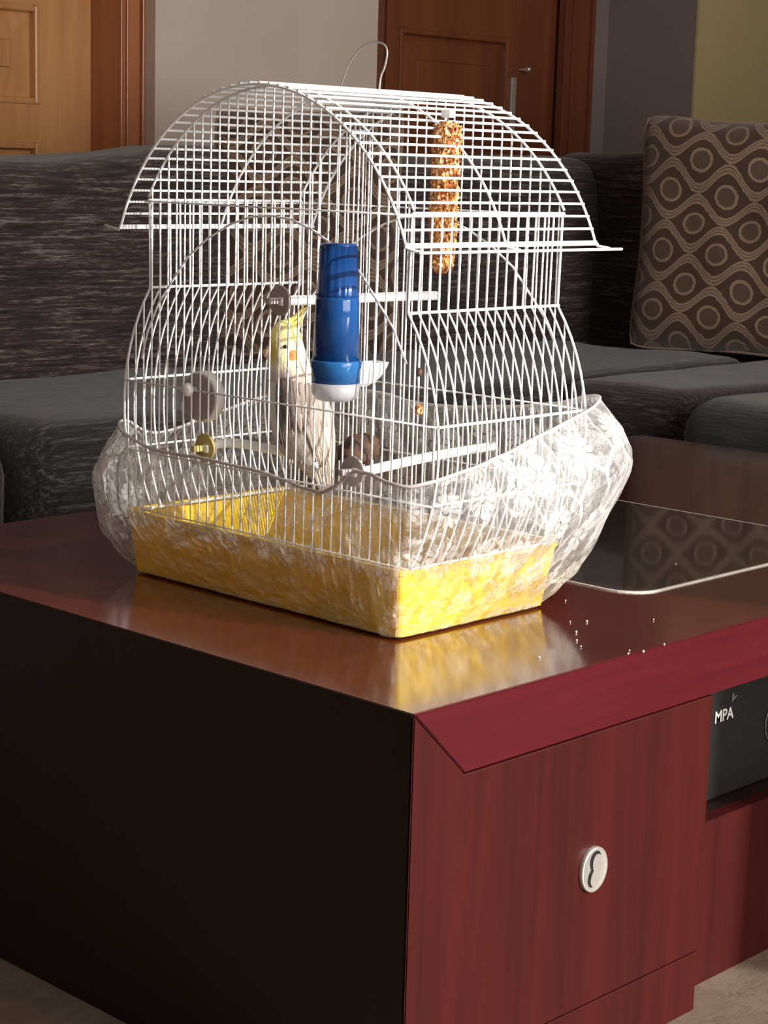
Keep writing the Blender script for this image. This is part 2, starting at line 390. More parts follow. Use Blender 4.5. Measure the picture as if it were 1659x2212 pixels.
pr_ = at(86, 200, 1, YD1).x; zb = at(86, 226, 1, YD1).z; zt2 = at(86, 308, 1, YD1).z; ztp = at(86, 12, 1, YD1).z
door('door_1', pr_ - .85, xc0 + .004, YD1, [(pr_ - .70, pr_, FZ + .25, zt2), (pr_ - .70, pr_, zb, ztp), (pr_ - .70, pr_, ztp + .12, CZ - .4)], 'oak')
tag(box('trim_2', xc0, xc0 + .02, YC1 - .001, YD1 + .05, FZ, CZ - .1, 'oak_red'), kind='structure')   # jamb of the left door
wallbox('wall_back_left', -4.2, pr_ - .86, YC1, YC1 + .25, FZ, CZ, 'wall_grey')
# right door, in the plane just behind the grey wall
xs1 = at(1310, 150, 1, YM).x
YD2 = YM + .03
xa = at(862, 100, 1, YD2).x; xb = at(1100, 100, 1, YD2).x; xr = at(1195, 100, 1, YD2).x
zpt = at(900, 62, 1, YD2).z
d2e = door('door_2', xm1 + .012, xr + .035, YD2, [(xa, xb, .30, .82), (xa, xb, .98, zpt), (xa, xb, zpt + .14, 2.7)], 'walnut', 2.85)
casing('trim_3', xm1 - .002, xm1 + .012, YM - .004, FZ, 2.87, 'walnut')
casing('trim_4', xr, at(1275, 100, 1, YM).x, YM, FZ, 2.87, 'walnut')
wallbox('wall_back_right', at(1275, 100, 1, YM).x, xs1 + .1, YM, YM + .25, FZ, CZ, 'wall_shade')
# long lever plate on the right door
hx = at(1108, 150, 1, YD2).x; hz_ = at(1108, 200, 1, YD2).z
pl_ = box('door_handle', hx - .013, hx + .013, YD2 - .009, YD2, hz_ - .13, hz_ + .05, 'metal', d2e, bev=.003)
q = at(1143, 150, 1, YD2 - .04)
lathe('door_knob', [(-.035, .003), (-.03, .009), (-.018, .010), (-.010, .007), (0, .006), (.02, .006)], (q.x, YD2 - .012, q.z), 'metal', d2e, axis=1, n=16)
# side wall facing left, then the olive wall
ycr = at(1503, 150, 0, xs1).y
wallbox('wall_side', xs1, xs1 + .2, ycr + .01, YM, FZ, CZ, 'wall_shade')
wallbox('wall_back_olive', xs1, 6.2, ycr, ycr + .009, FZ, CZ, 'wall_olive')
for o in list(COL.objects):
    if o.get('label') is None and 'label' in o: del o['label']

# ------------------------------------------------------------------ coffee table
HT = .42; TX, TY = 1.81, 1.05
tb = thing('coffee_table', (TX / 2, TY / 2, FZ), 'large glossy dark cherry coffee table with glass inset, under the birdcage', 'coffee table')
gx0, gx1, gy0, gy1 = .592, 1.141, .170, .880
def rrect(x0, x1, y0, y1, r, n=8):
    P = []
    for cx, cy, a0 in ((x1 - r, y0 + r, -90), (x1 - r, y1 - r, 0), (x0 + r, y1 - r, 90), (x0 + r, y0 + r, 180)):
        for k in range(n + 1): a = R_(a0 + 90 * k / n); P.append((cx + r * math.cos(a), cy + r * math.sin(a)))
    return P
# top board with the glass opening
T = .0755
hole_ = rrect(gx0 - .001, gx1 + .001, gy0 - .001, gy1 + .001, .05); nh = len(hole_)
def proj_out(p):   # matching point on the outer rectangle
    cx, cy = (gx0 + gx1) / 2, (gy0 + gy1) / 2; dx, dy = p[0] - cx, p[1] - cy
    s = min((((TX if dx > 0 else 0.0) - cx) / dx) if abs(dx) > 1e-6 else 1e9, (((TY if dy > 0 else .0) - cy) / dy) if abs(dy) > 1e-6 else 1e9)
    return (cx + dx * s, cy + dy * s)
bm = bmesh.new()
outer = [(.0025, .0036), (TX, .0036), (TX, TY), (.0025, TY)]
vo_ = [bm.verts.new((x, y, HT)) for x, y in outer]; vi_ = [bm.verts.new((x, y, HT)) for x, y in hole_]
eo = [bm.edges.new((vo_[i], vo_[(i + 1) % 4])) for i in range(4)]; ei = [bm.edges.new((vi_[i], vi_[(i + 1) % nh])) for i in range(nh)]
bmesh.ops.triangle_fill(bm, use_beauty=True, edges=eo + ei)
for f_ in list(bm.faces):
    c_ = f_.calc_center_median()
    if gx0 + .02 < c_.x < gx1 - .02 and gy0 + .02 < c_.y < gy1 - .02 and all(v_ in vi_ for v_ in f_.verts): bm.faces.remove(f_)
bmesh.ops.recalc_face_normals(bm, faces=bm.faces)
ret = bmesh.ops.extrude_face_region(bm, geom=bm.faces[:])
for g in ret['geom']:
    if isinstance(g, bmesh.types.BMVert): g.co.z -= .022
bmesh.ops.recalc_face_normals(bm, faces=bm.faces)
me = bpy.data.meshes.new('tabletop'); bm.to_mesh(me); bm.free(); me.materials.append(M['cherry_top'])
o = bpy.data.objects.new('tabletop', me); COL.objects.link(o); attach(o, tb)
gl_ = rrect(gx0, gx1, gy0, gy1, .05)
def slab(name, P, z0, z1, mat, parent):
    n = len(P); V = [(x, y, z0) for x, y in P] + [(x, y, z1) for x, y in P]
    return mk(name, V, [tuple(range(n - 1, -1, -1)), tuple(range(n, 2 * n))] + [(i, (i + 1) % n, n + (i + 1) % n, n + i) for i in range(n)], mat, parent)
gin = [(gx0 + .004, 0)]
slab('glass_inset', rrect(gx0 + .004, gx1 - .004, gy0 + .004, gy1 - .004, .047), HT - .006, HT + .0015, 'glass', tb)
P1 = rrect(gx0, gx1, gy0, gy1, .05); P2 = rrect(gx0 + .004, gx1 - .004, gy0 + .004, gy1 - .004, .047); n = len(P1)
V = [(x, y, HT - .004) for x, y in P1] + [(x, y, HT + .0018) for x, y in P1] + [(x, y, HT + .0018) for x, y in P2] + [(x, y, HT - .004) for x, y in P2]
mk('glass_edge', V, [(a * n + i, a * n + (i + 1) % n, ((a + 1) % 4) * n + (i + 1) % n, ((a + 1) % 4) * n + i) for a in range(4) for i in range(n)], 'glass_edge', tb)
box('side_panel', TX - .022, TX, .022, TY, FZ, HT - .022, 'cherry_shade', tb, bev=.001)
box('back_panel', .022, TX - .022, TY - .022, TY, FZ, HT - .022, 'cherry_shade', tb)
xd0, xd1 = .0773, .524
def prism(name, P, y0, y1, mat, parent, bev=.0012):   # outline in XZ
    n = len(P); V = [(x, y0, z) for x, z in P] + [(x, y1, z) for x, z in P]
    o = mk(name, V, [tuple(range(n)), tuple(range(2 * n - 1, n - 1, -1))] + [(i, n + i, n + (i + 1) % n, (i + 1) % n) for i in range(n)], mat, parent)
    bm = bmesh.new(); bm.from_mesh(o.data); bmesh.ops.recalc_face_normals(bm, faces=bm.faces)
    if bev: bmesh.ops.bevel(bm, geom=bm.edges[:], offset=bev, segments=2, affect='EDGES')
    bm.to_mesh(o.data); bm.free(); return o
ZA = HT - T
prism('side_panel', [(0, FZ), (.021, FZ), (.021, HT - .0225), (.0023, HT - .0225), (.0023, HT - .0006), (0, HT - .0006)], .0036, TY, 'cherry_shade', tb, bev=.0005)
# mitred frame: the apron runs along the top, the stile down the corner; both lean back to the door face
def bevelled(name, outer, inner, mat):
    n = len(outer); V = [(x, 0, z) for x, z in outer] + [(x, .0, z) for x, z in inner]; return V
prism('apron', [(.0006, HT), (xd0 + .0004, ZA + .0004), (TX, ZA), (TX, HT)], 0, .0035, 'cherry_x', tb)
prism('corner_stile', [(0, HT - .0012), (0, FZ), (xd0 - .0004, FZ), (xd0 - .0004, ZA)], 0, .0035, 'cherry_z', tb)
box('rail', .022, TX - .03, .0037, .022, ZA + .0005, HT - .0225, 'cherry_shade', tb)
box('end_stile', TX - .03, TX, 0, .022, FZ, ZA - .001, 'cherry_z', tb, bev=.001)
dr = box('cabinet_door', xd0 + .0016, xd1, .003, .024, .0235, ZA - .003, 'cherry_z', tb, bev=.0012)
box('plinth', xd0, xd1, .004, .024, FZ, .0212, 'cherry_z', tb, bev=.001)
box('divider', xd1 - .018, xd1 - .001, .024, TY - .022, FZ, HT - .022, 'cherry_shade', tb)
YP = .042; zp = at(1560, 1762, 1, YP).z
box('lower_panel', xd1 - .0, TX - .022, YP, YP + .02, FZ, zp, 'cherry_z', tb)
box('shelf', xd1, TX - .022, YP + .02, .60, zp - .018, zp - .001, 'cherry_shade', tb)
box('recess_back', xd1, TX - .022, .60, .615, zp, HT - .022, 'cherry_shade', tb)
# oval recessed pull on the door
hc = Vector((.3028, .003, .184))
def oval(rx, rz, y, n=40): return [(hc.x + rx * math.cos(2 * math.pi * k / n), y, hc.z + rz * math.sin(2 * math.pi * k / n)) for k in range(n)]
rx, rz = .0232, .0262
rings = [oval(rx, rz, .003), oval(rx, rz, -.0012), oval(rx * .96, rz * .96, -.0022), oval(rx * .88, rz * .88, -.0018), oval(rx * .5, rz * .5, -.0014), oval(rx * .01, rz * .01, -.0014)]
V = [p for r_ in rings for p in r_]; Fc = [(i * 40 + k, i * 40 + (k + 1) % 40, (i + 1) * 40 + (k + 1) % 40, (i + 1) * 40 + k) for i in range(5) for k in range(40)]
hd = mk('handle', V, Fc, 'metal', dr, True); hd['label'] = 'oval brushed nickel pull with a figure eight recess'
# figure-eight plate with a dark slot along its left and top
def eight(off, grow=0.0):
    P = []
    for k in range(48):
        a = 2 * math.pi * k / 48; s = math.sin(a); c = math.cos(a)
        zz = .0185 * s; ww = (.0100 if s < 0 else .0088) * (abs(c) ** .7) * (.52 + .48 * abs(math.sin(abs(s) ** .9 * math.pi * .62))) * (1 if c >= 0 else -1)
        P.append((hc.x + ww * (1 + grow) + .0016 * s + off[0], off[1], hc.z + zz * (1 + grow * .5) + off[2]))
    return P
for nm, off, g, mt in (('slot', (-.0012, -.00235, .0013), .22, 'black'), ('thumb_plate', (.0006, -.0031, -.0006), 0, 'metal')):
    P = eight(off, g); V = P + [(x, y + .0012, z) for x, y, z in P]
    mk(nm, V, [tuple(range(48))] + [(i, 48 + i, 48 + (i + 1) % 48, (i + 1) % 48) for i in range(48)], mt, dr)
# black printed carton in the open compartment
YB = .085
bx0 = xd1 + .006; bx = thing('carton', (bx0 + .2, YB + .1, zp), 'black printed carton inside the open compartment of the coffee table', 'box')
box('carton_body', bx0, bx0 + .42, YB, YB + .24, zp, ZA + .035, 'box', bx, bev=.002)
def text(body, pos, size, mat, parent, name='lettering', sx=1.0):
    cu = bpy.data.curves.new('txt', 'FONT'); cu.body = body; cu.size = size; cu.extrude = .0003; cu.offset = size * .02
    ob = bpy.data.objects.new('txt', cu); COL.objects.link(ob)
    dg = bpy.context.evaluated_depsgraph_get(); me = bpy.data.meshes.new_from_object(ob.evaluated_get(dg))
    bpy.data.objects.remove(ob); me.transform(Matrix.Translation(pos) @ Matrix.Rotation(R_(90), 4, 'X') @ Matrix.Diagonal((sx, 1, 1, 1)))
    me.materials.clear(); me.materials.append(M[mat]); o = bpy.data.objects.new(name, me); COL.objects.link(o); attach(o, parent); return o
tp = at(1543, 1563, 1, YB - .001); text('MPA', tp, .0215, 'ink', bx, sx=1.0)
tp = at(1580, 1518, 1, YB - .001)
mk('emblem', [(tp.x, tp.y, tp.z), (tp.x + .012, tp.y, tp.z + .006), (tp.x + .012, tp.y, tp.z + .009), (tp.x + .006, tp.y, tp.z + .007), (tp.x + .004, tp.y, tp.z + .013), (tp.x + .001, tp.y, tp.z + .013)], [(0, 1, 2, 3, 4, 5)], 'ink_dim', bx)
tp = at(1672, 1560, 1, YB - .001)
rg = [(tp.x + .021 * math.cos(a * math.pi / 16), tp.y, tp.z + .026 * math.sin(a * math.pi / 16)) for a in range(32)]
tube('ring_mark', rg, .0012, 'ink_dim', bx, 5, closed=True)
# crumbs on the table edge
parts = []
for u, v_ in ((1435, 1392), (1357, 1412), (1390, 1407), (1360, 1405), (1245, 1365), (1246, 1383), (1255, 1396), (1268, 1342), (1232, 1343), (1460, 1219), (1412, 1338), (1222, 1297), (1165, 1420)):
    p = at(u, v_, 2, HT + .0012); r_ = rnd.uniform(.0009, .0018); parts.append(lathedata([(-r_, r_ * .3), (0, r_), (r_, r_ * .4)], p, n=6))
v, f = merge(parts); tag(mk('crumbs', v, f, 'crumb', None), 'scattered pale crumbs on the front edge of the coffee table', 'crumbs', kind='stuff')

# ------------------------------------------------------------------ birdcage
YC, XF, XB = .437, .208, .468
cg = thing('birdcage', ((XF + XB) / 2, YC, HT), 'white wire birdcage with arched roof and yellow tray on the coffee table', 'birdcage')
def roofz(dy, a=.26, b=.27, top=1.030):
    return top - b * (1 - math.sqrt(max(0, 1 - (dy / a) ** 2)))
BR = []   # side profile from waist to tray, (dy, z)
def arc3(p1, p2, p3, n=14):
    (x1, y1), (x2, y2), (x3, y3) = p1, p2, p3
    d = 2 * (x1 * (y2 - y3) + x2 * (y3 - y1) + x3 * (y1 - y2))
    ux = ((x1 * x1 + y1 * y1) * (y2 - y3) + (x2 * x2 + y2 * y2) * (y3 - y1) + (x3 * x3 + y3 * y3) * (y1 - y2)) / d
    uy = ((x1 * x1 + y1 * y1) * (x3 - x2) + (x2 * x2 + y2 * y2) * (x1 - x3) + (x3 * x3 + y3 * y3) * (x2 - x1)) / d
    r_ = math.hypot(x1 - ux, y1 - uy); a1 = math.atan2(y1 - uy, x1 - ux); a3 = math.atan2(y3 - uy, x3 - ux)
    return [(ux + r_ * math.cos(a1 + (a3 - a1) * k / n), uy + r_ * math.sin(a1 + (a3 - a1) * k / n)) for k in range(n + 1)]
BR = arc3((.220, .785), (.269, .665), (.234, .500))
def barrel(z):
    for (d0, z0), (d1_, z1_) in zip(BR, BR[1:]):
        if z1_ <= z <= z0: return d0 + (d1_ - d0) * (z0 - z) / (z0 - z1_)
    return BR[-1][0]
def barrel_span(dy):
    zs = [BR[i][1] + (BR[i + 1][1] - BR[i][1]) * (dy - BR[i][0]) / (BR[i + 1][0] - BR[i][0]) for i in range(len(BR) - 1) if (BR[i][0] - dy) * (BR[i + 1][0] - dy) <= 0 and BR[i][0] != BR[i + 1][0]]
    return (min(zs), max(zs)) if len(zs) > 1 else ((.497, zs[0]) if zs else (.497, .785))
RW = .00125
for xf in (XF, XB):
    k = -17
    while k <= 17:
        dy = k * .0155; ad = abs(dy)
        if ad < .2195:
            j = (rnd.random() - .5) * .0012
            tube('wire', [(xf, YC + dy, .496), (xf, YC + dy + j, .7), (xf, YC + dy, roofz(ad) - .002)], RW, 'wire', cg)
        elif ad < .266:
            z0, z1 = barrel_span(ad); tube('wire', [(xf, YC + dy, max(.497, z0)), (xf, YC + dy, z1)], RW, 'wire', cg)
        k += 1
for sgn in (-1, 1):
    for k in range(17):
        x = XF + (XB - XF) * k / 16
        P = [(x, YC + sgn * .222, .893)] + [(x, YC + sgn * d, z) for d, z in BR]
        tube('wire', P, RW * (1.4 if k in (0, 16) else 1.1), 'wire', cg)
# roof slats
L = [(d * .242 / 60) for d in range(-60, 61)]; arc = [0]
for a, b in zip(L, L[1:]): arc.append(arc[-1] + math.hypot(b - a, roofz(b) - roofz(a)))
NS = 39
for i in range(NS + 1):
    s_ = arc[-1] * i / NS; j = max(k for k in range(len(arc)) if arc[k] <= s_ + 1e-9); j = min(j, len(L) - 2)
    dy = L[j] + (L[j + 1] - L[j]) * (s_ - arc[j]) / (arc[j + 1] - arc[j])
    tube('roof_wire', [(.177, YC + dy, roofz(dy) + .0018), (.343, YC + dy, roofz(dy) + .0018 + rnd.uniform(-.0004, .0004)), (.509, YC + dy, roofz(dy) + .0018)], RW * 1.25, 'wire', cg)
def arch(x, dmax, r_, feet, name='roof_arch'):
    P = [(x, YC + d / 40 * dmax, roofz(d / 40 * dmax) - .0006) for d in range(-40, 41)]
    if feet:
        P = [(x, YC - dmax - .021, roofz(dmax) - .005), (x, YC - dmax - .003, roofz(dmax) - .003)] + P + [(x, YC + dmax + .003, roofz(dmax) - .003), (x, YC + dmax + .030, roofz(dmax) + .001)]
    tube(name, P, r_, 'wire', cg, 8)
for x, dm, r_, ft in ((.178, .242, .0017, 1), (XF, .224, .0016, 0), (.343, .242, .0016, 1), (XB, .224, .0016, 0), (.508, .242, .0017, 1)): arch(x, dm, r_, ft)
ze = roofz(.242)
for y, z, x1 in ((YC - .242, ze - .001, .512), (YC - .263, ze - .006, .532), (YC + .242, ze - .001, .512)):
    tube('eave_rod', [(.176, y, z), (x1, y, z)], .0017, 'wire', cg, 8)
for sgn in (-1, 1):
    for d, z, r_ in ((.2235, .893, .0016), (.2215, .785, .0017), (.2705, .665, .0017), (barrel(.578) + .0015, .578, .0014), (.2345, .502, .0016)):
        tube('side_rail', [(XF - .001, YC + sgn * d, z), (XB + .001, YC + sgn * d, z)], r_, 'wire', cg, 8)
for x, s in ((XF - .0025, 1), (XB + .0025, -1)):
    for d, z in ((.224, .891), (.269, .665), (barrel(.577), .577), (.234, .502)):
        tube('face_rail', [(x, YC - d, z), (x, YC + d, z)], .0012, 'wire', cg)
    P = [(.2335, .695), (.222, .730), (.200, .768), (.171, .800), (.147, .826), (.111, .850), (.07, .869), (.035, .879)]
    Q = [(x, YC - d, z) for d, z in P[1:]] + [(x, YC, .882)] + [(x, YC + d, z) for d, z in P[::-1]]
    tube('arch_brace', Q, .0014, 'wire', cg)
# carrying handle
hp = [(.343, .466, 1.030), (.343, .462, 1.040), (.343, .452, 1.060), (.343, .439, 1.074), (.343, .428, 1.081), (.343, .417, 1.0850), (.343, .403, 1.0855), (.343, .393, 1.082), (.343, .3885, 1.073), (.343, .392, 1.057), (.343, .398, 1.045), (.343, .400, 1.028)]
def cr(P, k=5):
    P = [Vector(p) for p in P]; out = []
    for i in range(len(P) - 1):
        a, b, c, d = P[max(i - 1, 0)], P[i], P[i + 1], P[min(i + 2, len(P) - 1)]
        for j in range(k):
            t_ = j / k; out.append(.5 * ((2 * b) + (c - a) * t_ + (2 * a - 5 * b + 4 * c - d) * t_ ** 2 + (3 * b - a - 3 * c + d) * t_ ** 3))
    out.append(P[-1]); return out
h_ = tube('handle', cr(hp), .0013, 'wire_dull', cg); h_['label'] = 'thin steel wire carrying loop'
# tray
def traypts(z, i): # taper
    k = (z - .422) / .078; return (.1985 - .003 * k + i, .4555 + .022 * k - i, .2085 - .003 * k + i, .674 + .016 * k - i)
def rr(z, i, r_=.008, n=4):
    x0, x1, y0, y1 = traypts(z, i); return [(x, y, z) for x, y in rrect(x0, x1, y0, y1, max(.002, r_ - i), n)]
rings = [rr(.4225, .004), rr(.4235, .0), rr(.494, .0), rr(.495, -.0025), rr(.5015, -.0025), rr(.5015, .004), rr(.494, .005), rr(.4255, .005)]
n = len(rings[0]); V = [p for q_ in rings for p in q_]
Fc = [(i * n + k, i * n + (k + 1) % n, (i + 1) * n + (k + 1) % n, (i + 1) * n + k) for i in range(len(rings) - 1) for k in range(n)]
Fc += [tuple(range(n - 1, -1, -1)), tuple((len(rings) - 1) * n + k for k in range(n))]
tr_ = mk('tray', V, Fc, 'tray', cg); tr_['label'] = 'bright yellow plastic tray'
x0, x1, y0, y1 = traypts(.43, .007); slab('tray_paper', [(x0, y0), (x1, y0), (x1, y1), (x0, y1)], .4262, .4285, 'liner', cg)

# ------------------------------------------------------------------ perches
def perch(P, cdisc, mat, label, r0=.0058, rd=.0175, taper=None, tab=.016):
    e = thing('perch', cdisc, label, 'perch', None)
    Q = cr(P, 4); rr_ = [r0] * len(Q)
    if taper: rr_ = [r0 * (1 - .12 * k / len(Q)) for k in range(len(Q))]; rr_[-1] = r0 * .25; rr_[-2] = r0 * .7
    tube('rod', Q, rr_, 'rod', e, 12)
    c = Vector(cdisc)
    lathe('end_disc', [(-.0015, rd * .9), (-.0012, rd), (.0012, rd), (.0015, rd * .9)], c, mat, e, axis=0, n=28)
    box('clip_tab', c.x - .004 - tab, c.x - .0016, c.y - .0035, c.y + .0035, c.z - .0035, c.z + .0035, mat, e, bev=.0008)
    box('clip_socket', c.x - .0045, c.x + .008, c.y - .0085, c.y - .0010, c.z - .0055, c.z + .0045, 'rod', e, bev=.0008)
    return e
perch([(.203, .407, .786), (.29, .407, .785), (.38, .407, .785), (.462, .407, .784)], (.197, .4095, .786), 'disc', 'straight white perch high up, running behind the blue drinker')
q0 = at(452, 962, 0, .203)
perch([(.203, q0.y, q0.z), tuple(at(490, 957, 0, .222)), tuple(at(530, 960, 0, .238)), tuple(at(570, 968, 0, .25)), tuple(at(600, 973, 0, .257)), tuple(at(640, 985, 0, .268)), tuple(at(690, 1003, 0, .275))], tuple(at(443, 967, 0, .198)), 'disc_olive', 'drooping white perch with yellowed disc at lower left, under the bird')
q0 = at(772, 1022, 0, .203); q1 = at(1065, 963, 0, .430)
perch([(.203, q0.y, q0.z), ((.203 + .43) / 2, (q0.y + q1.y) / 2, (q0.z + q1.z) / 2 + .002), tuple(q1)], tuple(at(762, 1018, 0, .198)), 'disc', 'low white perch at the cage front right corner, half behind the film')

# round mirror dish on the left of the front
mc = at(432, 857, 0, .216)
mr = thing('round_mirror', mc, 'round white disc toy, shade coloured into its face, at the left of the cage front', 'bird toy')
v, f = lathedata([(-.002, .030), (0, .0315), (.012, .0315), (.0135, .030), (.0135, .027), (.004, .026)], (0, 0, 0), axis=0, n=40)
Rm = Matrix.Rotation(R_(5), 4, 'Z'); v = [Rm @ Vector(p) + mc for p in v]; mk('rim', v, f, 'rod', mr, True)
v, f = lathedata([(-.0035, .0285), (-.0022, .0292)], (0, 0, 0), axis=0, n=40); v = [Rm @ Vector(p) + mc for p in v]; mk('face', v, f, 'disc', mr)
kc = at(406, 842, 0, .200)
lathe('wing_nut', [(-.006, .003), (-.005, .006), (-.001, .0085), (.002, .0085), (.003, .004), (.012, .003)], kc, 'rod', mr, axis=0, n=12)

# ------------------------------------------------------------------ drinker
XW = .176
bc = at(728, 700, 0, XW); bcy = bc.y
zt_, z1_, z2_, z3_, z4_ = at(730, 530, 0, XW).z, at(730, 640, 0, XW).z, at(728, 777, 0, XW).z, at(728, 826, 0, XW).z, at(728, 866, 0, XW).z
wb = thing('water_bottle', (XW, bcy, z4_), 'blue plastic tube drinker clipped outside the front of the cage', 'bird drinker')
lathe('bottle_top', [(zt_ - .003, .019), (zt_, .0205), (z1_ + .004, .0225), (z1_, .0238)][::-1], (XW, bcy, 0), 'blue_cap', wb, n=64, flute=.025)
lathe('bottle_cap', [(0, .0195), (.003, .0195), (.0045, .017), (.0048, .008)], (XW, bcy, zt_ - .002), 'blue_cap', wb)
lathe('bottle_tube', [(z2_, .0262), (z1_ - .004, .0243), (z1_, .0238)], (XW, bcy, 0), 'blue', wb, n=48)
lathe('bottle_collar', [(z3_, .0268), (z2_ - .010, .0276), (z2_ - .008, .0286), (z2_ - .002, .0286), (z2_, .0275)], (XW, bcy, 0), 'blue_collar', wb, n=48)
lathe('base_cup', [(z4_, .016), (z4_ + .002, .0225), (z4_ + .008, .0265), (z3_, .0272)], (XW, bcy, 0), 'clear', wb, n=48)
# spout trough reaching through the wires
zt3 = z3_ + .008
V = []; Fc = []
prof = [(.200, .011, -.014), (.216, .0115, -.014), (.232, .0115, -.008), (.243, .0105, .002), (.247, .010, .008)]
for x, hw, zlo in prof:
    for yy, zz in ((-hw, .012), (-hw, zlo + .004), (-hw * .6, zlo), (hw * .6, zlo), (hw, zlo + .004), (hw, .012)): V.append((x, bcy + yy - .004, zt3 + zz))
for i in range(4):
    for k in range(5): Fc.append((i * 6 + k, i * 6 + k + 1, (i + 1) * 6 + k + 1, (i + 1) * 6 + k))
Fc += [tuple(24 + k for k in range(6)), (0, 1, 2, 3, 4, 5)]
mk('spout', V, Fc, 'clearwhite', wb)

# ------------------------------------------------------------------ seed bar
st, sb = at(968, 262, 0, .335), at(953, 590, 0, .335)
sd = thing('seed_stick', sb, 'orange brown seed stick hanging inside the cage roof', 'bird treat')
V, Fc = [], []; n = 22; m = 46
for i in range(m + 1):
    k = i / m; p = sb.lerp(st, k); rr_ = (.0125 + .0035 * min(1, k * 3.2)) * (min(1, .45 + i * .2)) * (min(1, .5 + (m - i) * .2))
    for j in range(n):
        a = 2 * math.pi * j / n; d = Vector((math.cos(a), math.sin(a), 0)); g = noise.noise((p + d * .016) * 130) * .0035 + rnd.uniform(-.0008, .0008)
        V.append(p + d * (rr_ + g))
for i in range(m):
    for j in range(n): Fc.append((i * n + j, i * n + (j + 1) % n, (i + 1) * n + (j + 1) % n, (i + 1) * n + j))
Fc += [tuple(range(n - 1, -1, -1)), tuple(m * n + j for j in range(n))]
mk('seed_bar', V, Fc, 'seed', sd)
parts = []
for i in range(260):   # grains stuck proud of the bar
    k = rnd.random(); a = rnd.uniform(0, 2 * math.pi); p = sb.lerp(st, .02 + .96 * k) + Vector((math.cos(a), math.sin(a), 0)) * (.0128 + .0035 * min(1, k * 3.2))
    v, f = lathedata([(-.0028, .0005), (0, .0016), (.0028, .0005)], (0, 0, 0), n=5)
    Q = Matrix.Rotation(rnd.uniform(0, 3), 3, 'X') @ Matrix.Rotation(rnd.uniform(0, 3), 3, 'Y'); parts.append(([Q @ Vector(x) + p for x in v], f))
v, f = merge(parts); tag(mk('grains', v, f, 'seed', sd), kind='stuff')
tube('hook', [tuple(st - Vector((0, 0, .004))), tuple(st + Vector((0, 0, .012))), (st.x, st.y + .004, roofz(st.y - YC) - .004), (st.x, st.y + .002, roofz(st.y - YC) + .003)], .0013, 'wire_dull', sd)
box('clip', st.x - .005, st.x + .005, st.y - .007, st.y + .007, st.z + .004, st.z + .013, 'clearwhite', sd, bev=.001)

# brown chunk behind the bird
kc = at(775, 965, 0, .345)
V, Fc = [], []
for i in range(13):
    ph = math.pi * i / 12
    for j in range(16):
        a = 2 * math.pi * j / 16; d = Vector((math.sin(ph) * math.cos(a) * .024, math.sin(ph) * math.sin(a) * .024, math.cos(ph) * .016)) * (.9 if i < 6 else 1.1); V.append(kc + d * (1 + .75 * noise.noise((kc + d) * 45) + .3 * noise.noise((kc + d) * 120)))
for i in range(12):
    for j in range(16): Fc.append((i * 16 + j, (i + 1) * 16 + j, (i + 1) * 16 + (j + 1) % 16, i * 16 + (j + 1) % 16))
bk = thing('bark_chew', kc, 'rough brown lump hanging low in the cage behind the bird', 'bird toy')
mk('lump', V, Fc, 'bark', bk, True)
tube('cord', [tuple(kc + Vector((0, 0, .015))), (kc.x, kc.y, .80), (kc.x, kc.y, roofz(kc.y - YC))], .0006, 'wire_dull', bk)
# small bead string near the right front corner
b0 = at(905, 760, 0, .235); b1 = at(905, 885, 0, .235)
bd = thing('bead_string', b1, 'short string with an orange bead near the front right corner', 'bird toy')
tube('string', [(b0.x, b0.y, b0.z), (b0.x + .001, b0.y + .001, (b0.z + b1.z) / 2), tuple(b1)], .0008, 'wire_dull', bd)
lathe('bead', [(-.006, .001), (-.004, .0045), (0, .0058), (.004, .0045), (.006, .001)], b1, 'seed', bd, n=12)
lathe('bead', [(-.005, .001), (-.003, .0035), (0, .004), (.003, .0035), (.005, .001)], b0.lerp(b1, .35), 'bark', bd, n=12)

# ------------------------------------------------------------------ cockatiel
XBIRD = .262
P0 = at(640, 880, 0, XBIRD); EX = (ROT @ Vector((1, 0, 0))).normalized(); EZ = Vector((0, 0, 1)); ED = EX.cross(EZ).normalized() * -1
dep = (P0 - CAM).dot(-(ROT @ Vector((0, 0, 1)))); PX = dep / F
if ED.dot(P0 - CAM) < 0: ED = -ED
def bp(u, v, d=0.0): return P0 + EX * ((u - 640) * PX) - EZ * ((v - 880) * PX / .983) + ED * (d * PX)
bird = thing('cockatiel', bp(680, 1068), 'grey cockatiel with yellow head and orange cheek standing in the cage', 'bird')
S = [(694, 604, 616, .8), (698, 596, 626, .85), (706, 588, 637, .85), (718, 582, 645, .85), (732, 579, 650, .84), (746, 577, 654, .84), (760, 578, 658, .84), (774, 581, 662, .86),
     (788, 581, 668, .9), (804, 579, 679, .88), (826, 577, 694, .84), (852, 577, 706, .82), (880, 579, 716, .8), (910, 583, 722, .78), (940, 589, 726, .72), (966, 600, 727, .62), (990, 620, 727, .5), (1012, 650, 727, .36), (1035, 676, 726, .28), (1058, 694, 725, .22), (1072, 703, 722, .2)]
n = 32; V = []; cols = []
def vcol(u, v, cosa, dside):
    neck = 789 + 8 * math.sin(u * .2) + (6 if u > 650 else 0)
    if v < neck:
        if u < 600 and v > 735: return (.62, .50, .14)
        return (.86, .76, .30) if v < 735 else (.88, .82, .48)
    if v > 985: return (.50, .45, .40)
    return (.44, .37, .33) if v > neck + 10 else (.62, .55, .40)
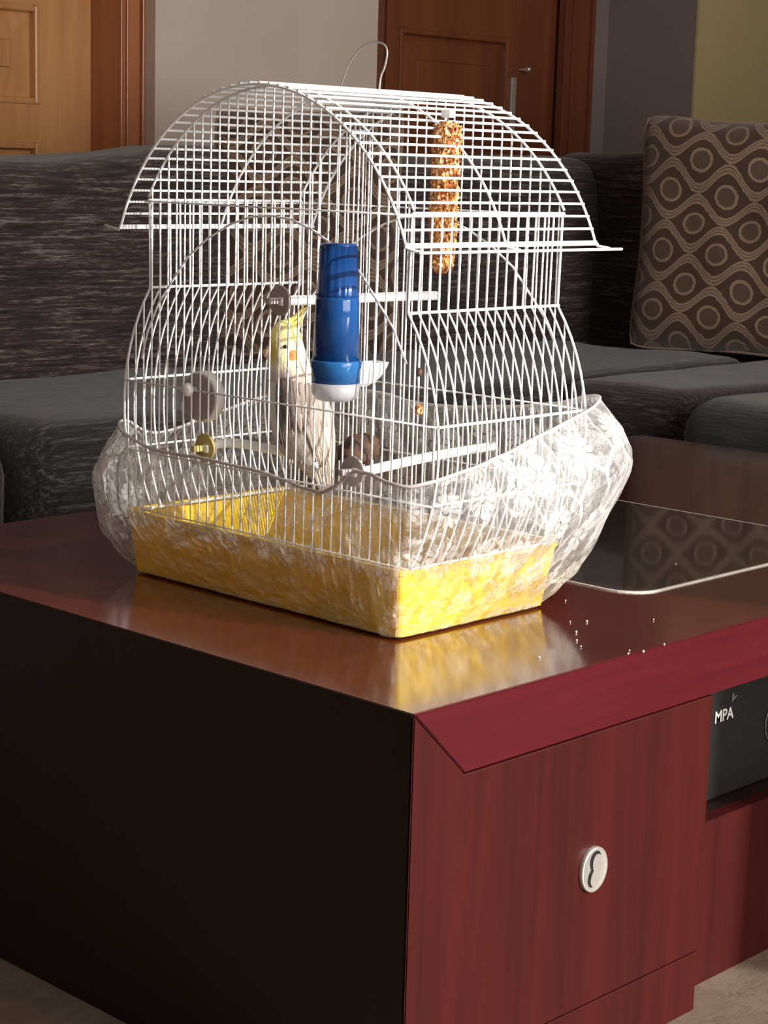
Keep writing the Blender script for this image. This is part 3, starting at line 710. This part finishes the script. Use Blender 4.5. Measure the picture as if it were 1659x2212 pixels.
for v_, a, b, th in S:
    c = (a + b) / 2; hw = (b - a) / 2
    for k in range(n):
        t_ = 2 * math.pi * k / n; u = c + hw * math.cos(t_); d = hw * th * math.sin(t_)
        p = bp(u, v_, d); p += (p - bp(c, v_)) * (.05 * noise.noise(p * 90)); V.append(p); cols.append(vcol(u, v_, math.cos(t_), math.sin(t_)))
Fc = [(i * n + k, (i + 1) * n + k, (i + 1) * n + (k + 1) % n, i * n + (k + 1) % n) for i in range(len(S) - 1) for k in range(n)]
Fc += [tuple(range(n)), tuple((len(S) - 1) * n + k for k in range(n - 1, -1, -1))]
def setcol(o, cols):
    ca = o.data.color_attributes.new('col', 'FLOAT_COLOR', 'POINT')
    for i, c in enumerate(cols): ca.data[i].color = (*c, 1)
bo = mk('body', V, Fc, 'plumage', bird, True); setcol(bo, cols)
sm = bo.modifiers.new('sub', 'SUBSURF'); sm.levels = sm.render_levels = 1
def hw_at(v):
    for (v0, a0, b0_, t0), (v1, a1, b1_, t1) in zip(S, S[1:]):
        if v0 <= v <= v1:
            k = (v - v0) / (v1 - v0); return (a0 + (a1 - a0) * k, b0_ + (b1_ - b0_) * k, t0 + (t1 - t0) * k)
    return (600, 700, .3)
def surf(u, v, out=0.5):      # point on the visible side of the body
    a, b, th = hw_at(v); c, h_ = (a + b) / 2, (b - a) / 2; k = max(-.98, min(.98, (u - c) / h_)); return bp(u, v, -(h_ * th * math.sqrt(1 - k * k) + out))
def feather(u0, v0, u1, v1, w0, out0, out1, bend=0.0):
    V = []; m = 7
    for i in range(m + 1):
        k = i / m; u = u0 + (u1 - u0) * k + bend * math.sin(k * math.pi); v = v0 + (v1 - v0) * k
        ww = w0 * math.sin(math.pi * min(.93, .12 + .88 * k) ** .75) + .3
        L_ = ((u1 - u0) ** 2 + (v1 - v0) ** 2) ** .5; nx, ny = -(v1 - v0) / L_, (u1 - u0) / L_
        o_ = out0 + (out1 - out0) * k
        for s in (-1, -.4, 0, .4, 1): V.append(surf(u + nx * ww * s, v + ny * ww * s, o_ + 1.2 * (1 - abs(s))))
    return V, [(i * 5 + j, i * 5 + j + 1, (i + 1) * 5 + j + 1, (i + 1) * 5 + j) for i in range(m) for j in range(4)]
# wing: coverts then long flight feathers, each shaded by its own colour
parts, cc = [], []
def addf(c, *a, **k):
    v, f = feather(*a, **k); parts.append((v, f)); cc.extend([c] * len(v))
for i in range(9):   # primaries sweeping down to the tail
    k = i / 8; addf(((.46, .40, .34), (.32, .27, .23), (.54, .47, .40))[i % 3], 640 + 40 * k, 850 + 10 * k, 690 + 30 * k, 1008 - 12 * k, 8, 2, 1.5, bend=6)
for i in range(6):   # white wing patch and grey edge near the breast
    k = i / 5; addf(((.52, .50, .46), (.10, .085, .08))[i % 2 if i > 1 else 0], 592 + 12 * k, 822 + 6 * k, 598 + 22 * k, 950 + 12 * k, 6, 1.5, 1.5, bend=-5)
for r_ in range(4):
    for i in range(7):
        g = rnd.uniform(.8, 1.1); u = 612 + i * 13 + r_ * 3; v = 812 + r_ * 22 + i * 3; c = (.15 * g, .12 * g, .12 * g) if i < 2 else (.36 * g, .29 * g, .25 * g)
        addf(c, u, v, u + 6, v + 44, 8.5, 3.2 - .3 * r_, 2.6 - .3 * r_)
v, f = merge(parts); wg = mk('wing', v, f, 'plumage', bird, True); setcol(wg, cc)
sm = wg.modifiers.new('thick', 'SOLIDIFY'); sm.thickness = .0003
parts, cc = [], []
for i in range(5):
    k = i / 4; c = ((.66, .60, .52), (.50, .44, .39))[i % 2]; u0, u1 = 668 + 44 * k, 703 + 17 * k
    V = []
    for j in range(7):
        q_ = j / 6; u = u0 + (u1 - u0) * q_; v = 965 + 108 * q_; ww = 5.5 * (1 - .5 * q_ ** 3)
        for s in (-1, 0, 1): V.append(bp(u + s * ww, v, -20 * (1 - q_) - 2 + abs(s) * 1.2 - i * .6))
    parts.append((V, [(j * 3 + s, j * 3 + s + 1, (j + 1) * 3 + s + 1, (j + 1) * 3 + s) for j in range(6) for s in range(2)])); cc += [c] * len(V)
v, f = merge(parts); tl = mk('tail', v, f, 'plumage', bird); setcol(tl, cc)
sm = tl.modifiers.new('thick', 'SOLIDIFY'); sm.thickness = .0005
# crest, beak, eye, cheek, feet
parts = []
for i, (u, v_) in enumerate(((655, 660), (652, 666), (654, 674), (652, 681), (651, 688), (650, 695), (647, 702), (644, 709), (641, 716), (662, 664), (640, 684), (637, 692), (646, 672), (642, 700))):
    a = Vector((606 + (i % 9) * 2.6, 703 + (i % 9) * 1.6)); e_ = Vector((u, v_)); pts = []
    for j in range(7):
        k = j / 6; q_ = a.lerp(e_, k) + Vector((4, 6)) * math.sin(k * math.pi) * (1 - i * .08); pts.append(bp(q_.x, q_.y, (i % 3 - 1) * 4))
    parts.append(tubedata(pts, [.0018, .0024, .0023, .0020, .0015, .0010, .0004], 6))
v, f = merge(parts); mk('crest', v, f, 'crest', bird, True)
bk_ = [bp(590, 753, -8), bp(582, 755, -11), bp(576, 761, -12), bp(573, 768, -12), bp(576, 777, -10)]
tube('beak', bk_, [.0058, .0052, .0042, .0028, .0008], 'beak', bird, 10)
e_ = surf(616, 748, -.6); nrm = -ED
v, f = lathedata([(-.0026, .0004), (-.0016, .0019), (0, .0026), (.0016, .0019), (.0026, .0004)], e_, n=14); mk('eye', v, f, 'eye', bird, True)
V = [surf(633 + 10.5 * math.cos(a) * q_, 766 + 11.5 * math.sin(a) * q_, .9 - q_ * .5) for q_ in (.02, .5, 1) for a in [2 * math.pi * k / 16 for k in range(16)]]
mk('cheek_patch', V, [tuple(range(16))] + [(i * 16 + k, i * 16 + (k + 1) % 16, (i + 1) * 16 + (k + 1) % 16, (i + 1) * 16 + k) for i in range(2) for k in range(16)], 'cheek', bird, True)
for du in (0, 26):
    parts = [tubedata([bp(640 + du, 960), bp(641 + du, 978), bp(642 + du, 988)], [.0035, .0026, .002], 8)]
    for s in (-1, 0, 1):
        parts.append(tubedata([bp(642 + du, 986), bp(636 + du + 5 * s, 984, -14), bp(634 + du + 6 * s, 994, -22), bp(635 + du + 6 * s, 1002, -18)], [.0022, .002, .0017, .0008], 6))
    v, f = merge(parts); mk('foot', v, f, 'foot', bird, True)

# ------------------------------------------------------------------ film skirt round the lower cage
# columns: (tray-foot xy, lower bulge xyz, upper bulge xyz, hem xyz), going round from the front right corner
cols_ = [
 ((.197, .212), (.190, .203, .455), (.180, .195, .540), (.184, .190, .599)),
 ((.195, .246), (.188, .246, .460), (.176, .246, .545), (.186, .246, .605)),
 ((.195, .275), (.186, .275, .460), (.174, .275, .545), (.187, .275, .604)),
 ((.195, .298), (.186, .298, .460), (.172, .298, .535), (.188, .298, .588)),
 ((.195, .330), (.184, .330, .460), (.168, .330, .525), (.188, .326, .574)),
 ((.195, .370), (.183, .370, .460), (.166, .370, .525), (.188, .366, .577)),
 ((.195, .430), (.182, .430, .460), (.164, .430, .530), (.188, .427, .584)),
 ((.195, .535), (.178, .535, .460), (.158, .540, .530), (.188, .535, .587)),
 ((.196, .610), (.174, .615, .462), (.160, .632, .530), (.187, .623, .587)),
 ((.200, .655), (.172, .680, .462), (.162, .695, .535), (.183, .682, .604)),
 ((.215, .675), (.192, .722, .468), (.188, .742, .545), (.212, .712, .612)),
 ((.270, .676), (.270, .728, .475), (.270, .742, .540), (.270, .716, .590)),
 ((.370, .676), (.380, .735, .475), (.385, .750, .545), (.370, .718, .608)),
 ((.445, .672), (.480, .720, .475), (.495, .735, .550), (.468, .715, .626)),
 ((.458, .640), (.500, .640, .475), (.520, .640, .555), (.487, .640, .640)),
 ((.458, .540), (.500, .540, .475), (.525, .540, .555), (.489, .540, .648)),
 ((.458, .440), (.500, .440, .475), (.525, .440, .555), (.489, .440, .641)),
 ((.458, .330), (.502, .330, .475), (.530, .330, .560), (.489, .330, .650)),
 ((.458, .245), (.500, .235, .475), (.525, .225, .570), (.485, .235, .664)),
 ((.450, .212), (.490, .180, .475), (.520, .146, .600), (.482, .163, .682)),
 ((.425, .207), (.445, .165, .475), (.478, .112, .602), (.462, .156, .668)),
 ((.375, .207), (.385, .160, .475), (.400, .125, .560), (.375, .158, .644)),
 ((.300, .206), (.305, .178, .465), (.305, .152, .545), (.295, .158, .624)),
 ((.240, .206), (.243, .190, .460), (.240, .168, .540), (.228, .160, .612)),
]
def cyc(arr, t_):
    n = len(arr); i = int(math.floor(t_)); k = t_ - i
    a, b, c, d = (arr[(i + j) % n] for j in (-1, 0, 1, 2))
    return .5 * ((2 * b) + (c - a) * k + (2 * a - 5 * b + 4 * c - d) * k * k + (3 * b - a - 3 * c + d) * k ** 3)
rows = [[Vector((c[0][0], c[0][1], .4235)) for c in cols_], [Vector(c[1]) for c in cols_], [Vector(c[2]) for c in cols_], [Vector(c[3]) for c in cols_]]
NC, NR = 360, 64
cen = Vector((.335, .44, 0)); V, UV = [], []; arcl = 0; prevp = None; hem = []
for ci in range(NC + 1):
    t_ = len(cols_) * ci / NC
    a, b, c, d = (cyc(r_, t_) for r_ in rows)
    q_ = b.lerp(c, .5)
    if prevp: arcl += (q_ - prevp).length
    prevp = q_
    outv = Vector((q_.x - cen.x, q_.y - cen.y, 0)).normalized(); yl = 0; lp = None
    for ri in range(NR + 1):
        s = ri / NR; x = s * 3; i = min(2, int(x)); k = x - i
        P = [a, b, c, d]; pa = P[max(i - 1, 0)]; pb, pc = P[i], P[i + 1]; pd = P[min(i + 2, 3)]
        p = .5 * ((2 * pb) + (pc - pa) * k + (2 * pa - 5 * pb + 4 * pc - pd) * k * k + (3 * pb - pa - 3 * pc + pd) * k ** 3)
        env = math.sin(math.pi * min(1, s * 1.04)) ** .6 if 0 < s < .96 else 0
        key = Vector((math.cos(2 * math.pi * ci / NC) * .3, math.sin(2 * math.pi * ci / NC) * .3, s * .17))
        vd = noise.voronoi(key * 26, distance_metric='DISTANCE', exponent=2.5)[0]
        cr1 = (vd[1] - vd[0])
        vd2 = noise.voronoi(key * 60 + Vector((3, 1, 2)))[0]
        disp = .009 * (min(cr1, .6) - .3) + .004 * (min(vd2[1] - vd2[0], .5) - .25) + .003 * noise.noise(key * 30)
        disp += .0022 * math.sin(ci * .9 + 2 * noise.noise(key * 12)) * max(0, s - .55) * 2.2
        p = p + outv * disp * env
        if s < .02: p.z = .4235
        V.append(p)
        if lp is not None: yl += (p - lp).length * .9
        lp = p; UV.append((arcl, s * .205))
    hem.append(p)
Fc = [(c * (NR + 1) + r_, (c + 1) * (NR + 1) + r_, (c + 1) * (NR + 1) + r_ + 1, c * (NR + 1) + r_ + 1) for c in range(NC) for r_ in range(NR)]
sk = thing('film_skirt', (.335, .44, HT), 'crinkled clear plastic skirt printed with white daisies around the lower cage', 'cage cover')
mk('film', V, Fc, 'film', sk, True, UV)
fa = bpy.data.objects['film'].data.attributes.new('fold', 'FLOAT', 'POINT')
for ci in range(NC + 1):
    c = len(cols_) * ci / NC
    g = max(.25, 1 - abs(((c - 20.5 + 12) % 24) - 12) / 4.5) if True else 0
    g = max(g, .6 * max(0, 1 - abs(c - 10.5) / 3.5), .30)
    for ri in range(NR + 1):
        s = ri / NR; low = min(1, max(0, (s - .25) / .3)); side = 1 if 18 <= c <= 22.5 else 0
        fa.data[ci * (NR + 1) + ri].value = g * (low + (1 - low) * (max(.35, 1 - abs(c - 20.2) * .25) if c > 17 else (.5 if 9 < c < 13 else .12)))
hm = [p + Vector((0, 0, .0004 * math.sin(i))) for i, p in enumerate(hem[:-1][::2])]
tube('hem', hm, [.0021 + .0007 * noise.noise(p * 70) for p in hm], 'elastic', sk, 8, closed=True)

# ------------------------------------------------------------------ corner sofa
ZS = .48
so = thing('corner_sofa', (2.2, 1.9, FZ), 'L-shaped corner sofa in streaky dark brown and charcoal weave behind the table', 'sofa')
yb1 = at(150, 812, 2, ZS).y; yf1 = at(300, 905, 2, ZS).y; xb2 = at(1250, 745, 2, ZS).x; xf2 = at(1420, 843, 2, ZS).x; ysp = at(1500, 850, 2, ZS).y
xl = at(45, 930, 2, ZS).x
zb1 = at(180, 352, 1, yb1 + .08).z
import functools
def topshape(p):
    if p.z > .75:
        k = (p.z - .75) / .2; x = p.x
        h_ = .0 + .008 * math.sin((x - .7) * 3)
        if x > 1.2: h_ += .052 * min(1, (x - 1.2) / .35) ** 1.4
        p = Vector((p.x, p.y + .03 * k, p.z + h_ * k))
    return p
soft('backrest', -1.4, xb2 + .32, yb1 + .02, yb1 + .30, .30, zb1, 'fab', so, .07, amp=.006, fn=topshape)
def lean(p):
    if p.z > .7: p = Vector((p.x + .03, p.y, p.z + .01 * math.sin(p.y * 5)))
    return p
zr = at(1400, 322, 0, xb2 + .28).z
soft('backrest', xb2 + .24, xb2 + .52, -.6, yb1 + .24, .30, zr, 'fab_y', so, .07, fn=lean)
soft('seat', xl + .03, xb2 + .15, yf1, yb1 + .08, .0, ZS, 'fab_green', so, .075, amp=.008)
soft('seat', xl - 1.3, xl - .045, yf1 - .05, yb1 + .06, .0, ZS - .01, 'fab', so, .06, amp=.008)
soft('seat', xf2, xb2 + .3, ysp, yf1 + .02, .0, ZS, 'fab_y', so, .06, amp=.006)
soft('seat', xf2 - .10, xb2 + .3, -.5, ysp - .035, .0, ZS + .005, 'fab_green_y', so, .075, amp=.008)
box('base', -.9, xb2, yf1 + .06, yb1 + .2, FZ, .02, 'black', so); box('base', xf2 + .06, xb2 + .2, -.45, yf1 + .06, FZ, .02, 'black', so)

# ------------------------------------------------------------------ cushions
def cushion(c, ex, ey, w_, h_, label, puff=.075, uvo=(0, 0), rot=0.0, seed=1):
    """pillow spanned by unit vectors ex (width) and ey (height)"""
    ex = ex.normalized(); ey = ey.normalized(); nz = ex.cross(ey).normalized()
    if nz.dot(CAM - c) < 0: nz = -nz
    e = thing('cushion', c - ey * h_ / 2, label, 'cushion')
    N = 36; V, UV, Fc = [], [], []
    for side in (1, -1):
        for i in range(N + 1):
            for j in range(N + 1):
                a = i / N * 2 - 1; b = j / N * 2 - 1
                k = (1 - a ** 4) ** .5 * (1 - b ** 4) ** .5 if abs(a) < 1 and abs(b) < 1 else 0
                sx = 1 - .07 * (1 - b * b) * 1.0 - .05 * b ** 8; sy = 1 - .055 * (1 - a * a) - .05 * a ** 8
                p = c + ex * (a * w_ / 2 * sx) + ey * (b * h_ / 2 * sy) + nz * side * puff * k
                p += nz * side * .022 * noise.noise(Vector((a * 2.2, b * 2.2, seed + side))) * k + ey * .012 * noise.noise(Vector((a * 2, b * 2, seed * 2)))
                V.append(p); x, y = a * w_ / 2, b * h_ / 2
                x *= .95; y *= .95; UV.append((x * math.cos(rot) - y * math.sin(rot) + uvo[0] + 5, x * math.sin(rot) + y * math.cos(rot) + uvo[1] + 5))
    q = (N + 1) ** 2
    for s in (0, 1):
        for i in range(N):
            for j in range(N):
                a = s * q + i * (N + 1) + j; t4 = (a, a + N + 1, a + N + 2, a + 1); Fc.append(t4 if s == 0 else t4[::-1])
    mk('cover', V, Fc, 'cushion', e, True, UV)
    edge = []
    for (a, b) in [(i / 12 - 1, -1) for i in range(0, 24)] + [(1, i / 12 - 1) for i in range(0, 24)] + [(1 - i / 12, 1) for i in range(0, 24)] + [(-1, 1 - i / 12) for i in range(0, 24)]:
        sx = 1 - .07 * (1 - b * b) - .05 * b ** 8; sy = 1 - .055 * (1 - a * a) - .05 * a ** 8; edge.append(c + ex * (a * w_ / 2 * sx) + ey * (b * h_ / 2 * sy))
    tube('piping', edge, .004, 'cushion', e, 6, closed=True)
    return e
# right cushion: leans on the right backrest, facing the room
q = at(1385, 752, 2, ZS); D = (q - CAM).dot(-(ROT @ Vector((0, 0, 1)))) 
def pp(u, v, d): return CAM + ray(u, v) * (d / F)
cpx = D / F
D -= .16
cc_ = pp(1597, 515, D)
ey = Vector((.07, .02, 1)); ex = EX * 1 + Vector((0, 0, -.055)) + Vector((-.30, -.28, 0))
cushion(cc_, ex, ey, 450 * cpx, 500 * cpx, 'brown cushion woven with tan waves and rings, on the right end of the sofa', .085, (.02, .01), R_(4), 1)
q = at(700, 775, 2, ZS); D = (q - CAM).dot(-(ROT @ Vector((0, 0, 1)))) - .12; cpx = D / F
cushion(pp(665, 500, D), EX + Vector((.1, .15, 0)), Vector((.12, .12, 1)), 420 * cpx, 540 * cpx, 'patterned brown cushion in the sofa corner, seen through the cage', .085, (.05, .03), R_(8), 3)
